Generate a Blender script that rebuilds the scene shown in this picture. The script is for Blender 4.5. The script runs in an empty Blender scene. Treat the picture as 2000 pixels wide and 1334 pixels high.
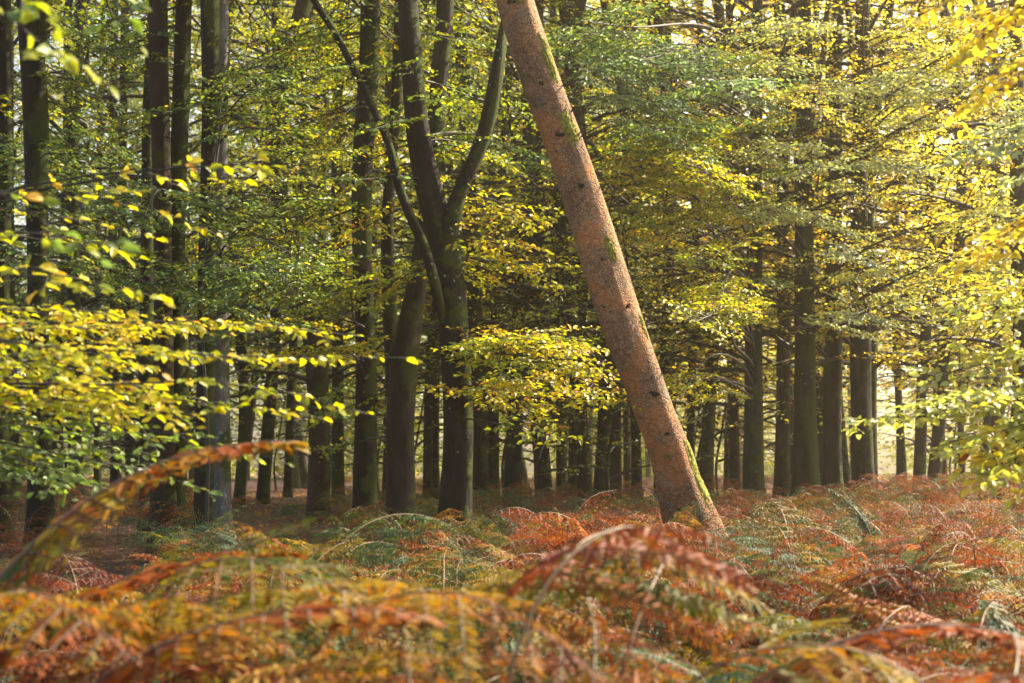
import bpy, math, random
import numpy as np
from mathutils import Vector
R = math.radians
rng = np.random.default_rng(7)
sc = bpy.context.scene
C = sc.collection

# ------------------------------------------------------------ camera, sky, sun, exposure
F = 50 / 36 * 2000            # focal length in photo pixels
HOR, CZ = 915.0, 1.35         # eye level row in the photo, camera height
cam = bpy.data.cameras.new('camera')
camo = bpy.data.objects.new('camera', cam); C.objects.link(camo)
camo.location = (0, 0, CZ); camo.rotation_euler = (R(90), 0, 0)
cam.lens = 50; cam.sensor_width = 36; cam.shift_y = (HOR - 667) / 2000
cam.clip_end = 2000; cam.clip_start = 0.05
cam.dof.use_dof = True; cam.dof.focus_distance = 11.5; cam.dof.aperture_fstop = 3.1
cam.dof.aperture_blades = 9
sc.camera = camo

SUN_AZ, SUN_EL = 58.0, 40.0   # degrees right of the view direction, above the horizon
w = bpy.data.worlds.new('World'); sc.world = w; w.use_nodes = True
nt = w.node_tree; bg = nt.nodes['Background']
sky = nt.nodes.new('ShaderNodeTexSky'); sky.sky_type = 'NISHITA'; sky.sun_disc = False
sky.sun_elevation = R(SUN_EL); sky.sun_rotation = R(SUN_AZ)
sky.air_density = 1.0; sky.dust_density = 4.0; sky.ozone_density = 1.0
nt.links.new(sky.outputs[0], bg.inputs[0]); bg.inputs[1].default_value = 0.105
sun = bpy.data.lights.new('sun', 'SUN'); sun.energy = 5.0; sun.angle = R(0.6); sun.color = (1.0, 0.86, 0.62)
suno = bpy.data.objects.new('sun', sun); C.objects.link(suno)
sd = Vector((math.sin(R(SUN_AZ)) * math.cos(R(SUN_EL)), math.cos(R(SUN_AZ)) * math.cos(R(SUN_EL)), math.sin(R(SUN_EL))))
suno.rotation_euler = sd.to_track_quat('Z', 'Y').to_euler()
vs = sc.view_settings
sc.display_settings.display_device = 'sRGB'
vs.view_transform = 'Standard'; vs.look = 'None'; vs.exposure = 1.9; vs.gamma = 1; vs.use_curve_mapping = False
cy = sc.cycles
cy.max_bounces = 6; cy.diffuse_bounces = 4; cy.glossy_bounces = 2; cy.transmission_bounces = 4
cy.transparent_max_bounces = 8; cy.volume_bounces = 1
cy.caustics_reflective = False; cy.caustics_refractive = False
cy.sample_clamp_indirect = 6
cy.use_denoising = True


# ------------------------------------------------------------ helpers
def at(px, py, D):
    return np.array([(px - 1000) / F * D, D, CZ + (HOR - py) / F * D])


def sstep(a, b, x):
    t = np.clip((x - a) / (b - a), 0, 1); return t * t * (3 - 2 * t)


def gz(x, y):
    z = 0.58 * sstep(4, 26, y)
    z = z + (0.05 * np.sin(x * .9 + 1.3) * np.cos(y * .55) + 0.07 * np.sin(x * .31 + y * .23)) * sstep(4, 11, y)
    return z + 0.10 * sstep(1.5, 6, x) * sstep(8, 20, y)


def link(name, me, parent=None, loc=None):
    o = bpy.data.objects.new(name, me); C.objects.link(o)
    if parent is not None: o.parent = parent
    if loc is not None: o.location = loc
    return o


def tag(o, label=None, cat=None, group=None, kind=None):
    if label: o['label'] = label
    if cat: o['category'] = cat
    if group: o['group'] = group
    if kind: o['kind'] = kind
    return o


def mk(name, V, Fc, mats, v=None, mi=None, smooth=True):
    """mesh from vertex array, face arrays (list of (M,3)/(M,4) int arrays), per-face attribute v and material index"""
    V = np.asarray(V, dtype=np.float32)
    Fc = [f for f in Fc if len(f)]
    loops = np.concatenate([f.reshape(-1) for f in Fc]).astype(np.int32)
    sizes = np.concatenate([np.full(len(f), f.shape[1]) for f in Fc]).astype(np.int32)
    starts = np.concatenate([[0], np.cumsum(sizes)[:-1]]).astype(np.int32)
    me = bpy.data.meshes.new(name)
    me.vertices.add(len(V)); me.vertices.foreach_set('co', V.reshape(-1))
    me.loops.add(len(loops)); me.loops.foreach_set('vertex_index', loops)
    me.polygons.add(len(sizes)); me.polygons.foreach_set('loop_start', starts)
    if mi is not None: me.polygons.foreach_set('material_index', np.asarray(mi, dtype=np.int32))
    me.polygons.foreach_set('use_smooth', np.full(len(sizes), smooth))
    if v is not None:
        a = me.attributes.new('v', 'FLOAT', 'FACE'); a.data.foreach_set('value', np.asarray(v, dtype=np.float32))
    for m in (mats if isinstance(mats, (list, tuple)) else [mats]): me.materials.append(m)
    me.update(); me.validate()
    return me


def nrm(a):
    a = np.asarray(a, float); return a / np.maximum(np.linalg.norm(a, axis=-1, keepdims=True), 1e-9)


class Soup:
    """collects faces with a per-face value and a material index"""
    def __init__(s): s.V = []; s.T = []; s.Q = []; s.vt = []; s.vq = []; s.mt = []; s.mq = []; s.n = 0

    def add(s, V, T=None, Q=None, v=0.5, m=0):
        if T is not None and len(T):
            s.T.append(T + s.n); s.vt.append(np.broadcast_to(v, len(T))); s.mt.append(np.full(len(T), m))
        if Q is not None and len(Q):
            s.Q.append(Q + s.n); s.vq.append(np.broadcast_to(v, len(Q))); s.mq.append(np.full(len(Q), m))
        s.V.append(V); s.n += len(V)

    def mesh(s, name, mats, smooth=True):
        T = np.concatenate(s.T) if s.T else np.zeros((0, 3), int)
        Q = np.concatenate(s.Q) if s.Q else np.zeros((0, 4), int)
        v = np.concatenate((s.vt + s.vq)); mi = np.concatenate(s.mt + s.mq)
        return mk(name, np.concatenate(s.V), [T, Q], mats, v, mi, smooth)


def tube(soup, P, r, n=6, v=0.5, m=0, bump=None, cap=True):
    """tapered tube along points P with radii r; bump(i, ang) multiplies the radius"""
    P = np.asarray(P, float); r = np.broadcast_to(r, len(P)).astype(float)
    T = nrm(np.gradient(P, axis=0))
    ref = np.array([0, 1.0, 0]) if abs(T[0][1]) < .8 else np.array([1.0, 0, 0])
    U = nrm(np.cross(T, np.cross(ref, T))); W = np.cross(T, U)
    a = np.linspace(0, 2 * math.pi, n, endpoint=False)
    rr = r[:, None] * (np.ones((len(P), n)) if bump is None else bump)
    V = P[:, None] + rr[..., None] * (np.cos(a)[None, :, None] * U[:, None] + np.sin(a)[None, :, None] * W[:, None])
    V = V.reshape(-1, 3)
    i = np.arange(len(P) - 1)[:, None] * n; j = np.arange(n)[None]; k = (j + 1) % n
    Q = np.stack([i + j, i + k, i + n + k, i + n + j], -1).reshape(-1, 4)
    Tt = None
    if cap:
        V = np.concatenate([V, P[-1:] + T[-1:] * r[-1] * .5]); e = (len(P) - 1) * n
        Tt = np.stack([e + j[0], e + k[0], np.full(n, len(V) - 1)], -1)
    soup.add(V, Tt, Q, v, m)


def cat(P, n):
    """Catmull-Rom resample of (K,d) control rows"""
    P = np.asarray(P, float); K = len(P)
    Q = np.concatenate([[2 * P[0] - P[1]], P, [2 * P[-1] - P[-2]]])
    u = np.linspace(0, K - 1 - 1e-6, n); i = u.astype(int); t = (u - i)[:, None]
    a, b, c, d = Q[i], Q[i + 1], Q[i + 2], Q[i + 3]
    return .5 * (2 * b + (c - a) * t + (2 * a - 5 * b + 4 * c - d) * t ** 2 + (3 * b - a - 3 * c + d) * t ** 3)


def hsp(P, n, pw=1.0):
    """Hermite resample by arc length, finer near the start for pw > 1"""
    P = np.asarray(P, float); s_ = np.concatenate([[0], np.cumsum(np.maximum(np.linalg.norm(np.diff(P[:, :3], axis=0), axis=1), 1e-4))])
    M = np.gradient(P, s_, axis=0); u = s_[-1] * np.linspace(0, 1, n) ** pw; i = np.clip(np.searchsorted(s_, u, 'right') - 1, 0, len(P) - 2)
    h = (s_[i + 1] - s_[i])[:, None]; t = (u - s_[i])[:, None] / h
    return (2 * t ** 3 - 3 * t ** 2 + 1) * P[i] + (t ** 3 - 2 * t * t + t) * h * M[i] + (3 * t * t - 2 * t ** 3) * P[i + 1] + (t ** 3 - t * t) * h * M[i + 1]


# ------------------------------------------------------------ materials
def mat(name):
    m = bpy.data.materials.new(name); m.use_nodes = True
    n = m.node_tree.nodes; l = m.node_tree.links
    return m, n, l, n['Principled BSDF']


def ramp(n, stops, interp='LINEAR'):
    r = n.new('ShaderNodeValToRGB'); cr = r.color_ramp; cr.interpolation = interp
    while len(cr.elements) < len(stops): cr.elements.new(.5)
    for e, (p, c) in zip(cr.elements, stops):
        e.position = p; e.color = (*c, 1) if len(c) == 3 else c
    return r


def math_(n, l, op, a, b=None, clamp=False):
    x = n.new('ShaderNodeMath'); x.operation = op; x.use_clamp = clamp
    for i, q in enumerate((a, b)):
        if q is None: continue
        if isinstance(q, (int, float)): x.inputs[i].default_value = q
        else: l.new(q, x.inputs[i])
    return x.outputs[0]


def mixc(n, l, fac, a, b, mode='MIX'):
    x = n.new('ShaderNodeMix'); x.data_type = 'RGBA'; x.blend_type = mode
    for i, q in ((0, fac), (6, a), (7, b)):
        if isinstance(q, (int, float)): x.inputs[i].default_value = q
        elif isinstance(q, tuple): x.inputs[i].default_value = (*q, 1)
        else: l.new(q, x.inputs[i])
    return x.outputs[2]


def noise(n, l, vec, scale, detail=4, rough=.55, sock=0):
    x = n.new('ShaderNodeTexNoise'); x.inputs['Scale'].default_value = scale
    x.inputs['Detail'].default_value = detail; x.inputs['Roughness'].default_value = rough
    if vec is not None: l.new(vec, x.inputs['Vector'])
    return x.outputs[sock]


def blade_mat(name, stops, trans, rough, spec, boost=1.5):
    """leaf or frond: the palette position is the face's v plus the object's own shift (object colour, red channel)"""
    m, n, l, p = mat(name)
    a = n.new('ShaderNodeAttribute'); a.attribute_name = 'v'
    oi = n.new('ShaderNodeObjectInfo'); sp = n.new('ShaderNodeSeparateColor'); l.new(oi.outputs['Color'], sp.inputs[0])
    f = math_(n, l, 'ADD', a.outputs['Fac'], math_(n, l, 'SUBTRACT', sp.outputs[0], .5), True)
    r = ramp(n, stops); l.new(f, r.inputs[0])
    tc = n.new('ShaderNodeTexCoord')
    nz = noise(n, l, tc.outputs['Object'], 60, 2)
    col = mixc(n, l, 1.0, r.outputs[0], mixc(n, l, nz, (.72, .72, .72), (1.25, 1.25, 1.25)), 'MULTIPLY')
    l.new(col, p.inputs['Base Color']); p.inputs['Roughness'].default_value = rough
    p.inputs['Specular IOR Level'].default_value = spec
    t = n.new('ShaderNodeBsdfTranslucent')
    l.new(mixc(n, l, 1.0, col, (boost, boost * .95, boost * .6), 'MULTIPLY'), t.inputs[0])
    mx = n.new('ShaderNodeMixShader'); mx.inputs[0].default_value = trans
    l.new(p.outputs[0], mx.inputs[1]); l.new(t.outputs[0], mx.inputs[2])
    l.new(mx.outputs[0], n['Material Output'].inputs[0])
    return m


LEAF = blade_mat('beech_leaf', [(0, (.15, .23, .145)), (.18, (.12, .20, .065)), (.36, (.12, .185, .012)),  # green end lightened: sky sheen on the leaves painted into the colour
                                (.56, (.35, .37, .006)), (.78, (.60, .42, .010)), (.90, (.50, .20, .015)), (1, (.16, .04, .016))],
                 .55, .43, .38)
LEAF_SHEEN = blade_mat('sheen_beech_leaf', [(0, (.30, .36, .22)), (.22, (.31, .37, .13)), (.45, (.38, .40, .06)),  # same leaves at right, sky sheen and bright glow painted into the palette
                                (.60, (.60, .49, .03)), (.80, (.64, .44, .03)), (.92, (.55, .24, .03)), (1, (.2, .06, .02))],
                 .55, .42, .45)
FERN = blade_mat('fern_blade', [(0, (.045, .095, .055)), (.18, (.032, .068, .016)), (.34, (.085, .10, .010)),
                                (.50, (.28, .175, .010)), (.63, (.27, .070, .009)), (.80, (.165, .030, .009)), (1, (.075, .017, .010))],
                 .38, .6, .25, 1.35)
m, n, l, p = mat('fern_stalk'); STALK = m
tc = n.new('ShaderNodeTexCoord')
r_ = ramp(n, [(.35, (.06, .028, .012)), (.65, (.15, .085, .032))]); l.new(noise(n, l, tc.outputs['Object'], 3), r_.inputs[0])
l.new(r_.outputs[0], p.inputs['Base Color']); p.inputs['Roughness'].default_value = .5


def bark(name, dark, light, moss_amt, spots=.5, stretch=.35, mossc=(.07, .10, .012), brown=None):
    m, n, l, p = mat(name)
    tc = n.new('ShaderNodeTexCoord'); oi = n.new('ShaderNodeObjectInfo')
    add = n.new('ShaderNodeVectorMath'); add.operation = 'ADD'
    cmb = n.new('ShaderNodeCombineXYZ')
    l.new(math_(n, l, 'MULTIPLY', oi.outputs['Random'], 37.0), cmb.inputs[0]); l.new(tc.outputs['Object'], add.inputs[0]); l.new(cmb.outputs[0], add.inputs[1])
    O = add.outputs[0]
    mp = n.new('ShaderNodeMapping'); mp.inputs['Scale'].default_value = (1, 1, stretch); l.new(O, mp.inputs[0])
    n1 = noise(n, l, mp.outputs[0], 9, 8, .68)
    n2 = noise(n, l, O, 2.2, 5, .6)
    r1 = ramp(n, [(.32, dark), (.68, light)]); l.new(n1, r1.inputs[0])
    col = r1.outputs[0]
    if brown:
        r2 = ramp(n, [(.45, (0, 0, 0)), (.6, (1, 1, 1))]); l.new(noise(n, l, O, 1.4, 4), r2.inputs[0])
        col = mixc(n, l, r2.outputs[0], col, brown)
    # moss keeps to the weather side and low down
    geo = n.new('ShaderNodeNewGeometry'); dt = n.new('ShaderNodeVectorMath'); dt.operation = 'DOT_PRODUCT'
    l.new(geo.outputs['Normal'], dt.inputs[0]); dt.inputs[1].default_value = (.85, -.4, .3)
    mf = math_(n, l, 'ADD', math_(n, l, 'MULTIPLY', dt.outputs['Value'], .16), n2)
    rm = ramp(n, [(.66 - moss_amt * .2, (0, 0, 0)), (.76 - moss_amt * .2, (1, 1, 1))]); l.new(mf, rm.inputs[0])
    fine = noise(n, l, O, 70, 3, .7)
    rf = ramp(n, [(.35, (.4, .4, .4)), (.6, (1, 1, 1))]); l.new(fine, rf.inputs[0])
    mfac = math_(n, l, 'MULTIPLY', rm.outputs[0], rf.outputs[0])
    col = mixc(n, l, mfac, col, mossc)
    # pale lichen flecks
    vo = n.new('ShaderNodeTexVoronoi'); vo.inputs['Scale'].default_value = 11; l.new(O, vo.inputs['Vector'])
    vo.inputs['Randomness'].default_value = 1
    thr = math_(n, l, 'MULTIPLY', noise(n, l, O, 5, 2), .27 * spots)
    sp = math_(n, l, 'LESS_THAN', vo.outputs['Distance'], thr)
    gate = math_(n, l, 'GREATER_THAN', noise(n, l, O, 3.1, 1), .6)
    col = mixc(n, l, math_(n, l, 'MULTIPLY', math_(n, l, 'MULTIPLY', sp, gate), .75), col, (.34, .35, .31))
    l.new(col, p.inputs['Base Color']); p.inputs['Roughness'].default_value = .75
    p.inputs['Specular IOR Level'].default_value = .12
    b = n.new('ShaderNodeBump'); b.inputs['Strength'].default_value = .9; b.inputs['Distance'].default_value = .035
    h = math_(n, l, 'ADD', n1, math_(n, l, 'MULTIPLY', fine, math_(n, l, 'ADD', mfac, .25)))
    l.new(h, b.inputs['Height']); l.new(b.outputs[0], p.inputs['Normal'])
    return m


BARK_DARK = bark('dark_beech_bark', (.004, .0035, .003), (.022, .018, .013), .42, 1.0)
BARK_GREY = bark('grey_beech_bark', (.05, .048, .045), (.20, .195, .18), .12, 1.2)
BARK_BROWN = bark('brown_beech_bark', (.012, .007, .004), (.062, .031, .018), .1, .6, brown=(.022, .018, .013))
BARK_MOSS = bark('mossy_beech_bark', (.009, .008, .005), (.043, .034, .022), .62, .9, mossc=(.055, .085, .010))
BARK_TAN = bark('tan_beech_bark', (.010, .008, .006), (.048, .036, .025), .2, .5)

# leaning conifer: fine flaky pinkish bark, orange algae, grey lichen, green moss
m, n, l, p = mat('conifer_bark'); CONIFER = m
tc = n.new('ShaderNodeTexCoord'); O = tc.outputs['Object']
vo = n.new('ShaderNodeTexVoronoi'); vo.inputs['Scale'].default_value = 75; l.new(O, vo.inputs['Vector'])
dn = noise(n, l, O, 6, 4)
va = n.new('ShaderNodeTexVoronoi'); va.inputs['Scale'].default_value = 52; va.feature = 'DISTANCE_TO_EDGE'; l.new(O, va.inputs['Vector'])
r1 = ramp(n, [(.0, (.17, .092, .046)), (.4, (.32, .175, .082)), (.8, (.45, .26, .125)), (1, (.62, .45, .29))])
l.new(vo.outputs['Color'], r1.inputs[0])
big = noise(n, l, O, 2.6, 5, .62)
ro = ramp(n, [(.49, (0, 0, 0)), (.62, (1, 1, 1))]); l.new(big, ro.inputs[0])
fine = noise(n, l, O, 90, 3, .7)
of = math_(n, l, 'MULTIPLY', ro.outputs[0], math_(n, l, 'MULTIPLY', fine, 1.3), True)
col = mixc(n, l, of, r1.outputs[0], (.50, .19, .05))
mp = n.new('ShaderNodeMapping'); mp.inputs['Location'].default_value = (5, 3, 1); l.new(O, mp.inputs[0])
lg = noise(n, l, mp.outputs[0], 4.5, 6, .7); rl = ramp(n, [(.57, (0, 0, 0)), (.68, (1, 1, 1))]); l.new(lg, rl.inputs[0])
col = mixc(n, l, math_(n, l, 'MULTIPLY', rl.outputs[0], math_(n, l, 'GREATER_THAN', fine, .5)), col, (.26, .27, .24))
mp2 = n.new('ShaderNodeMapping'); mp2.inputs['Location'].default_value = (1.7, 9, 4.2); l.new(O, mp2.inputs[0])
mg = noise(n, l, mp2.outputs[0], 1.9, 5, .65); rm = ramp(n, [(.60, (0, 0, 0)), (.70, (1, 1, 1))]); l.new(mg, rm.inputs[0])
col = mixc(n, l, math_(n, l, 'MULTIPLY', rm.outputs[0], math_(n, l, 'GREATER_THAN', fine, .45)), col, (.16, .17, .02))
crk = ramp(n, [(.0, (.30, .30, .30)), (.10, (1, 1, 1))]); l.new(va.outputs['Distance'], crk.inputs[0])
col = mixc(n, l, .8, col, crk.outputs[0], 'MULTIPLY')
st = noise(n, l, O, 1.3, 6, .7); rs = ramp(n, [(.38, (.48, .44, .42)), (.52, (.95, .95, .95)), (.64, (1.25, 1.22, 1.2))]); l.new(st, rs.inputs[0])
col = mixc(n, l, .9, col, rs.outputs[0], 'MULTIPLY')
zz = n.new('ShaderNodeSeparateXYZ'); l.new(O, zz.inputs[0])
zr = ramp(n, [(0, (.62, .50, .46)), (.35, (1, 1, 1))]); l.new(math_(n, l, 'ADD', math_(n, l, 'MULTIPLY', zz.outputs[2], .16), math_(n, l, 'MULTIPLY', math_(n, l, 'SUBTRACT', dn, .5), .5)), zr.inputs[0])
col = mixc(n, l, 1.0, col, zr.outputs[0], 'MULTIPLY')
l.new(col, p.inputs['Base Color']); p.inputs['Roughness'].default_value = .8; p.inputs['Specular IOR Level'].default_value = .25
vb = n.new('ShaderNodeTexVoronoi'); vb.feature = 'DISTANCE_TO_EDGE'; vb.inputs['Scale'].default_value = 17
wv = n.new('ShaderNodeVectorMath'); wv.operation = 'MULTIPLY_ADD'; l.new(noise(n, l, O, 9, 3, .6, 1), wv.inputs[0]); wv.inputs[1].default_value = (.09, .09, .09); l.new(O, wv.inputs[2]); l.new(wv.outputs[0], vb.inputs['Vector'])
ck2 = ramp(n, [(.0, (.42, .38, .36)), (.07, (1, 1, 1))]); l.new(vb.outputs['Distance'], ck2.inputs[0])
col = mixc(n, l, .5, col, ck2.outputs[0], 'MULTIPLY'); l.new(col, p.inputs['Base Color'])
b = n.new('ShaderNodeBump'); b.inputs['Strength'].default_value = 1.0; b.inputs['Distance'].default_value = .022
l.new(math_(n, l, 'ADD', math_(n, l, 'ADD', math_(n, l, 'MINIMUM', va.outputs['Distance'], .25), math_(n, l, 'MULTIPLY', math_(n, l, 'MINIMUM', vb.outputs['Distance'], .12), 2.5)), math_(n, l, 'MULTIPLY', dn, .8)), b.inputs['Height'])
l.new(b.outputs[0], p.inputs['Normal'])

m, n, l, p = mat('twig_wood'); TWIG = m
tc = n.new('ShaderNodeTexCoord')
r_ = ramp(n, [(.3, (.008, .006, .004)), (.7, (.03, .022, .014))]); l.new(noise(n, l, tc.outputs['Object'], 12, 5), r_.inputs[0])
l.new(r_.outputs[0], p.inputs['Base Color']); p.inputs['Roughness'].default_value = .7
m, n, l, p = mat('moss'); MOSS = m
tc = n.new('ShaderNodeTexCoord')
r_ = ramp(n, [(.35, (.08, .08, .010)), (.65, (.28, .28, .02))]); l.new(noise(n, l, tc.outputs['Object'], 50, 4), r_.inputs[0])
l.new(r_.outputs[0], p.inputs['Base Color']); p.inputs['Roughness'].default_value = .95
m, n, l, p = mat('forest_soil'); SOIL = m
tc = n.new('ShaderNodeTexCoord')
r_ = ramp(n, [(.3, (.018, .010, .006)), (.5, (.06, .024, .012)), (.62, (.11, .045, .018)), (.75, (.05, .05, .015))])
l.new(noise(n, l, tc.outputs['Object'], 1.7, 9, .72), r_.inputs[0])
l.new(r_.outputs[0], p.inputs['Base Color']); p.inputs['Roughness'].default_value = .95
b = n.new('ShaderNodeBump'); b.inputs['Distance'].default_value = .05; l.new(noise(n, l, tc.outputs['Object'], 14, 6, .7), b.inputs['Height'])
l.new(b.outputs[0], p.inputs['Normal'])

# ------------------------------------------------------------ ground
xs = np.concatenate([np.linspace(-140, -32, 8), np.linspace(-30, 30, 121), np.linspace(32, 140, 8)])
ys = np.concatenate([np.linspace(-40, -6, 6), np.linspace(-5, 60, 131), np.linspace(65, 260, 14)])
X, Y = np.meshgrid(xs, ys); Z = gz(X, Y)
V = np.stack([X, Y, Z], -1).reshape(-1, 3); nx = len(xs)
i, j = np.meshgrid(np.arange(len(ys) - 1), np.arange(nx - 1), indexing='ij'); a = (i * nx + j).reshape(-1)
g = link('ground', mk('ground', V, [np.stack([a, a + 1, a + nx + 1, a + nx], -1)], SOIL)); tag(g, kind='structure')

hz = bpy.data.meshes.new('haze'); hm, n, l, p = mat('haze_air'); n.remove(p)
pv = n.new('ShaderNodeVolumePrincipled'); pv.inputs['Color'].default_value = (1.0, .90, .68, 1); pv.inputs['Density'].default_value = .0009
pv.inputs['Anisotropy'].default_value = .62
l.new(pv.outputs[0], n['Material Output'].inputs['Volume'])
x0, x1, y0, y1, z0, z1 = -142, 142, -42, 262, -1.5, 52
hz.from_pydata([(a, b_, c) for c in (z0, z1) for a, b_ in ((x0, y0), (x1, y0), (x1, y1), (x0, y1))], [], [(3, 2, 1, 0), (4, 5, 6, 7), (0, 1, 5, 4), (1, 2, 6, 5), (2, 3, 7, 6), (3, 0, 4, 7)])
hz.materials.append(hm); tag(link('haze', hz), kind='stuff')

# ------------------------------------------------------------ leaves and branches
_rows = [(0, 0), (.18, .30), (.45, .50), (.75, .36), (1, 0)]


def leaves(soup, P, Dv, N, S, v, detail):
    """P positions, Dv pointing directions, N normals, S lengths, v palette positions"""
    if not len(P): return
    Dv = nrm(Dv); W = nrm(np.cross(N, Dv)); N = np.cross(Dv, W); k = len(P); S = S[:, None]
    if detail == 2:      # midrib fold, drooping tip, crinkled edge
        mid = [P + Dv * S * t - N * S * .22 * t * t for t in (0, .25, .55, .82, 1.0)]
        cols = [mid[0]]
        hw = (.21, .27, .17)
        for q in range(3):
            f = (.10 + .05 * rng.standard_normal(k))[:, None]
            cols += [mid[q + 1] + W * S * hw[q] + N * S * f, mid[q + 1], mid[q + 1] - W * S * hw[q] + N * S * f]
        cols.append(mid[4])
        V = np.stack(cols, 1).reshape(-1, 3); nv = 11
        T = [(0, 2, 1), (0, 3, 2), (1, 2, 5), (1, 5, 4), (2, 3, 6), (2, 6, 5), (4, 5, 8), (4, 8, 7), (5, 6, 9), (5, 9, 8), (7, 8, 10), (8, 9, 10)]
    elif detail == 1:
        f = (.10 + .04 * rng.standard_normal(k))[:, None]
        A = P; Bt = P + Dv * S - N * S * .15
        c1 = P + Dv * S * .33; c2 = P + Dv * S * .7 - N * S * .05
        V = np.stack([A, c1 + W * S * .25 + N * S * f, c2 + W * S * .21 + N * S * f, Bt, c2 - W * S * .21 + N * S * f, c1 - W * S * .25 + N * S * f], 1).reshape(-1, 3); nv = 6
        T = [(0, 2, 1), (0, 3, 2), (0, 4, 3), (0, 5, 4)]
    else:
        c1 = P + Dv * S * .5
        V = np.stack([P, c1 + W * S * .32 + N * S * .06, P + Dv * S, c1 - W * S * .32 + N * S * .06], 1).reshape(-1, 3); nv = 4
        T = [(0, 2, 1), (0, 3, 2)]
    T = np.array(T)
    soup.add(V, (T[None] + (np.arange(k) * nv)[:, None, None]).reshape(-1, 3), None, np.repeat(v, len(T)))


def twig_leaves(acc, A, d, L, N, gap, leaf, v0, fwd=.6, bend=.1):
    k = max(2, int(L / gap)); t = (np.arange(k) + .6) / k
    P = A + d * (L * t)[:, None] - np.array([0, 0, 1]) * (bend * L * t * t)[:, None]
    side = nrm(np.cross(N, d)); sg = np.where(np.arange(k) % 2 == 0, 1., -1.)
    Dv = d * fwd + side * sg[:, None] + rng.normal(0, .22, (k, 3)) - np.array([0, 0, .15])
    Dv[-1] = d + rng.normal(0, .12, 3)
    Nn = N + rng.normal(0, .55, (k, 3)) * np.array([1, 1, .4]) - np.array([0, .35, 0])
    S = leaf * rng.uniform(.65, 1.12, k) * np.where(t > .8, .8, 1)
    v = v0 + rng.normal(0, .07, k) + (rng.random(k) < .025) * rng.uniform(.15, .45, k)
    acc.append((P, Dv, Nn, S, v))


def branch(ws, acc, P0, P1, sag=.06, spread=.45, leaf=.065, gap=.04, r0=None, v0=.5, N=None, start=.12, step=.16, fine=True, bare=0.0, vgrad=0):
    """one beech limb: main axis with flat side sprays; wood into ws, leaves into acc"""
    P0 = np.asarray(P0, float); P1 = np.asarray(P1, float); L = np.linalg.norm(P1 - P0)
    n_ = max(6, int(L / .25)); t = np.linspace(0, 1, n_)
    wob = rng.normal(0, .012 * L, (4, 3)); wob[0] = 0
    Ax = P0 + (P1 - P0) * t[:, None] + np.array([0, 0, 1]) * (sag * L * np.sin(math.pi * t ** .8))[:, None] + cat(wob, n_)
    r0 = r0 or .0024 * L + .0025
    tube(ws, Ax, r0 * (1 - .88 * t), 6 if fine else 4)
    if N is None: N = np.array([rng.normal(0, .22), rng.normal(0, .22) - .25, 1.0])
    N = nrm(N)
    ns = max(3, int(L * (1 - start) / step))
    for q in range(ns):
        tt = start + (1 - start) * (q + rng.uniform(.2, .8)) / ns
        if rng.random() < bare: continue
        x = tt * (n_ - 1); i = min(int(x), n_ - 2); A = Ax[i] + (Ax[i + 1] - Ax[i]) * (x - i); d = nrm(Ax[i + 1] - Ax[i])
        side = nrm(np.cross(N, d)) * (1 if q % 2 else -1)
        ang = R(rng.uniform(34, 62)); u_ = (tt - start) / (1 - start); ls = spread * L * (1 - start) * (1.05 - u_) ** .75 * (.4 + .6 * min(1, u_ * 4)) * rng.uniform(.6, 1.15)
        ls = max(ls, leaf * 2)
        d2 = nrm(d * math.cos(ang) + side * math.sin(ang) + rng.normal(0, .08, 3))
        E = A + d2 * ls - np.array([0, 0, .10 * ls])
        vv = v0 + rng.normal(0, .06) + vgrad * (tt - .5)
        tube(ws, np.stack([A, (A + E) / 2 + np.array([0, 0, .03 * ls]), E]), r0 * .45 * (1 - tt * .7) * np.array([1, .6, .2]) + .0008, 4 if fine else 3)
        nt_ = int(ls / (step * 1.0))
        twig_leaves(acc, A + d2 * ls * .15, d2, ls * .85, N, gap, leaf, vv)
        for z in range(nt_):
            t3 = (z + rng.uniform(.3, .8)) / nt_; B = A + (E - A) * t3
            sd = nrm(np.cross(N, d2)) * (1 if z % 2 else -1); d3 = nrm(d2 * .7 + sd * .8 + rng.normal(0, .1, 3))
            l3 = max(leaf * 2, ls * .42 * (1 - t3 * .7) * rng.uniform(.7, 1.2))
            if fine: tube(ws, np.stack([B, B + d3 * l3]), [.0022, .0008], 3)
            twig_leaves(acc, B, d3, l3, N, gap, leaf, vv + rng.normal(0, .04))
    twig_leaves(acc, Ax[-2], nrm(Ax[-1] - Ax[-2]), leaf * 3, N, gap, leaf, v0)


def finish(acc, detail, name='foliage', ws=None):
    s = Soup()
    P, Dv, N, S, v = [np.concatenate([a[q] for a in acc]) for q in range(5)]
    leaves(s, P, Dv, N, S, v, detail)
    return s.mesh(name, LEAF)


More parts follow.
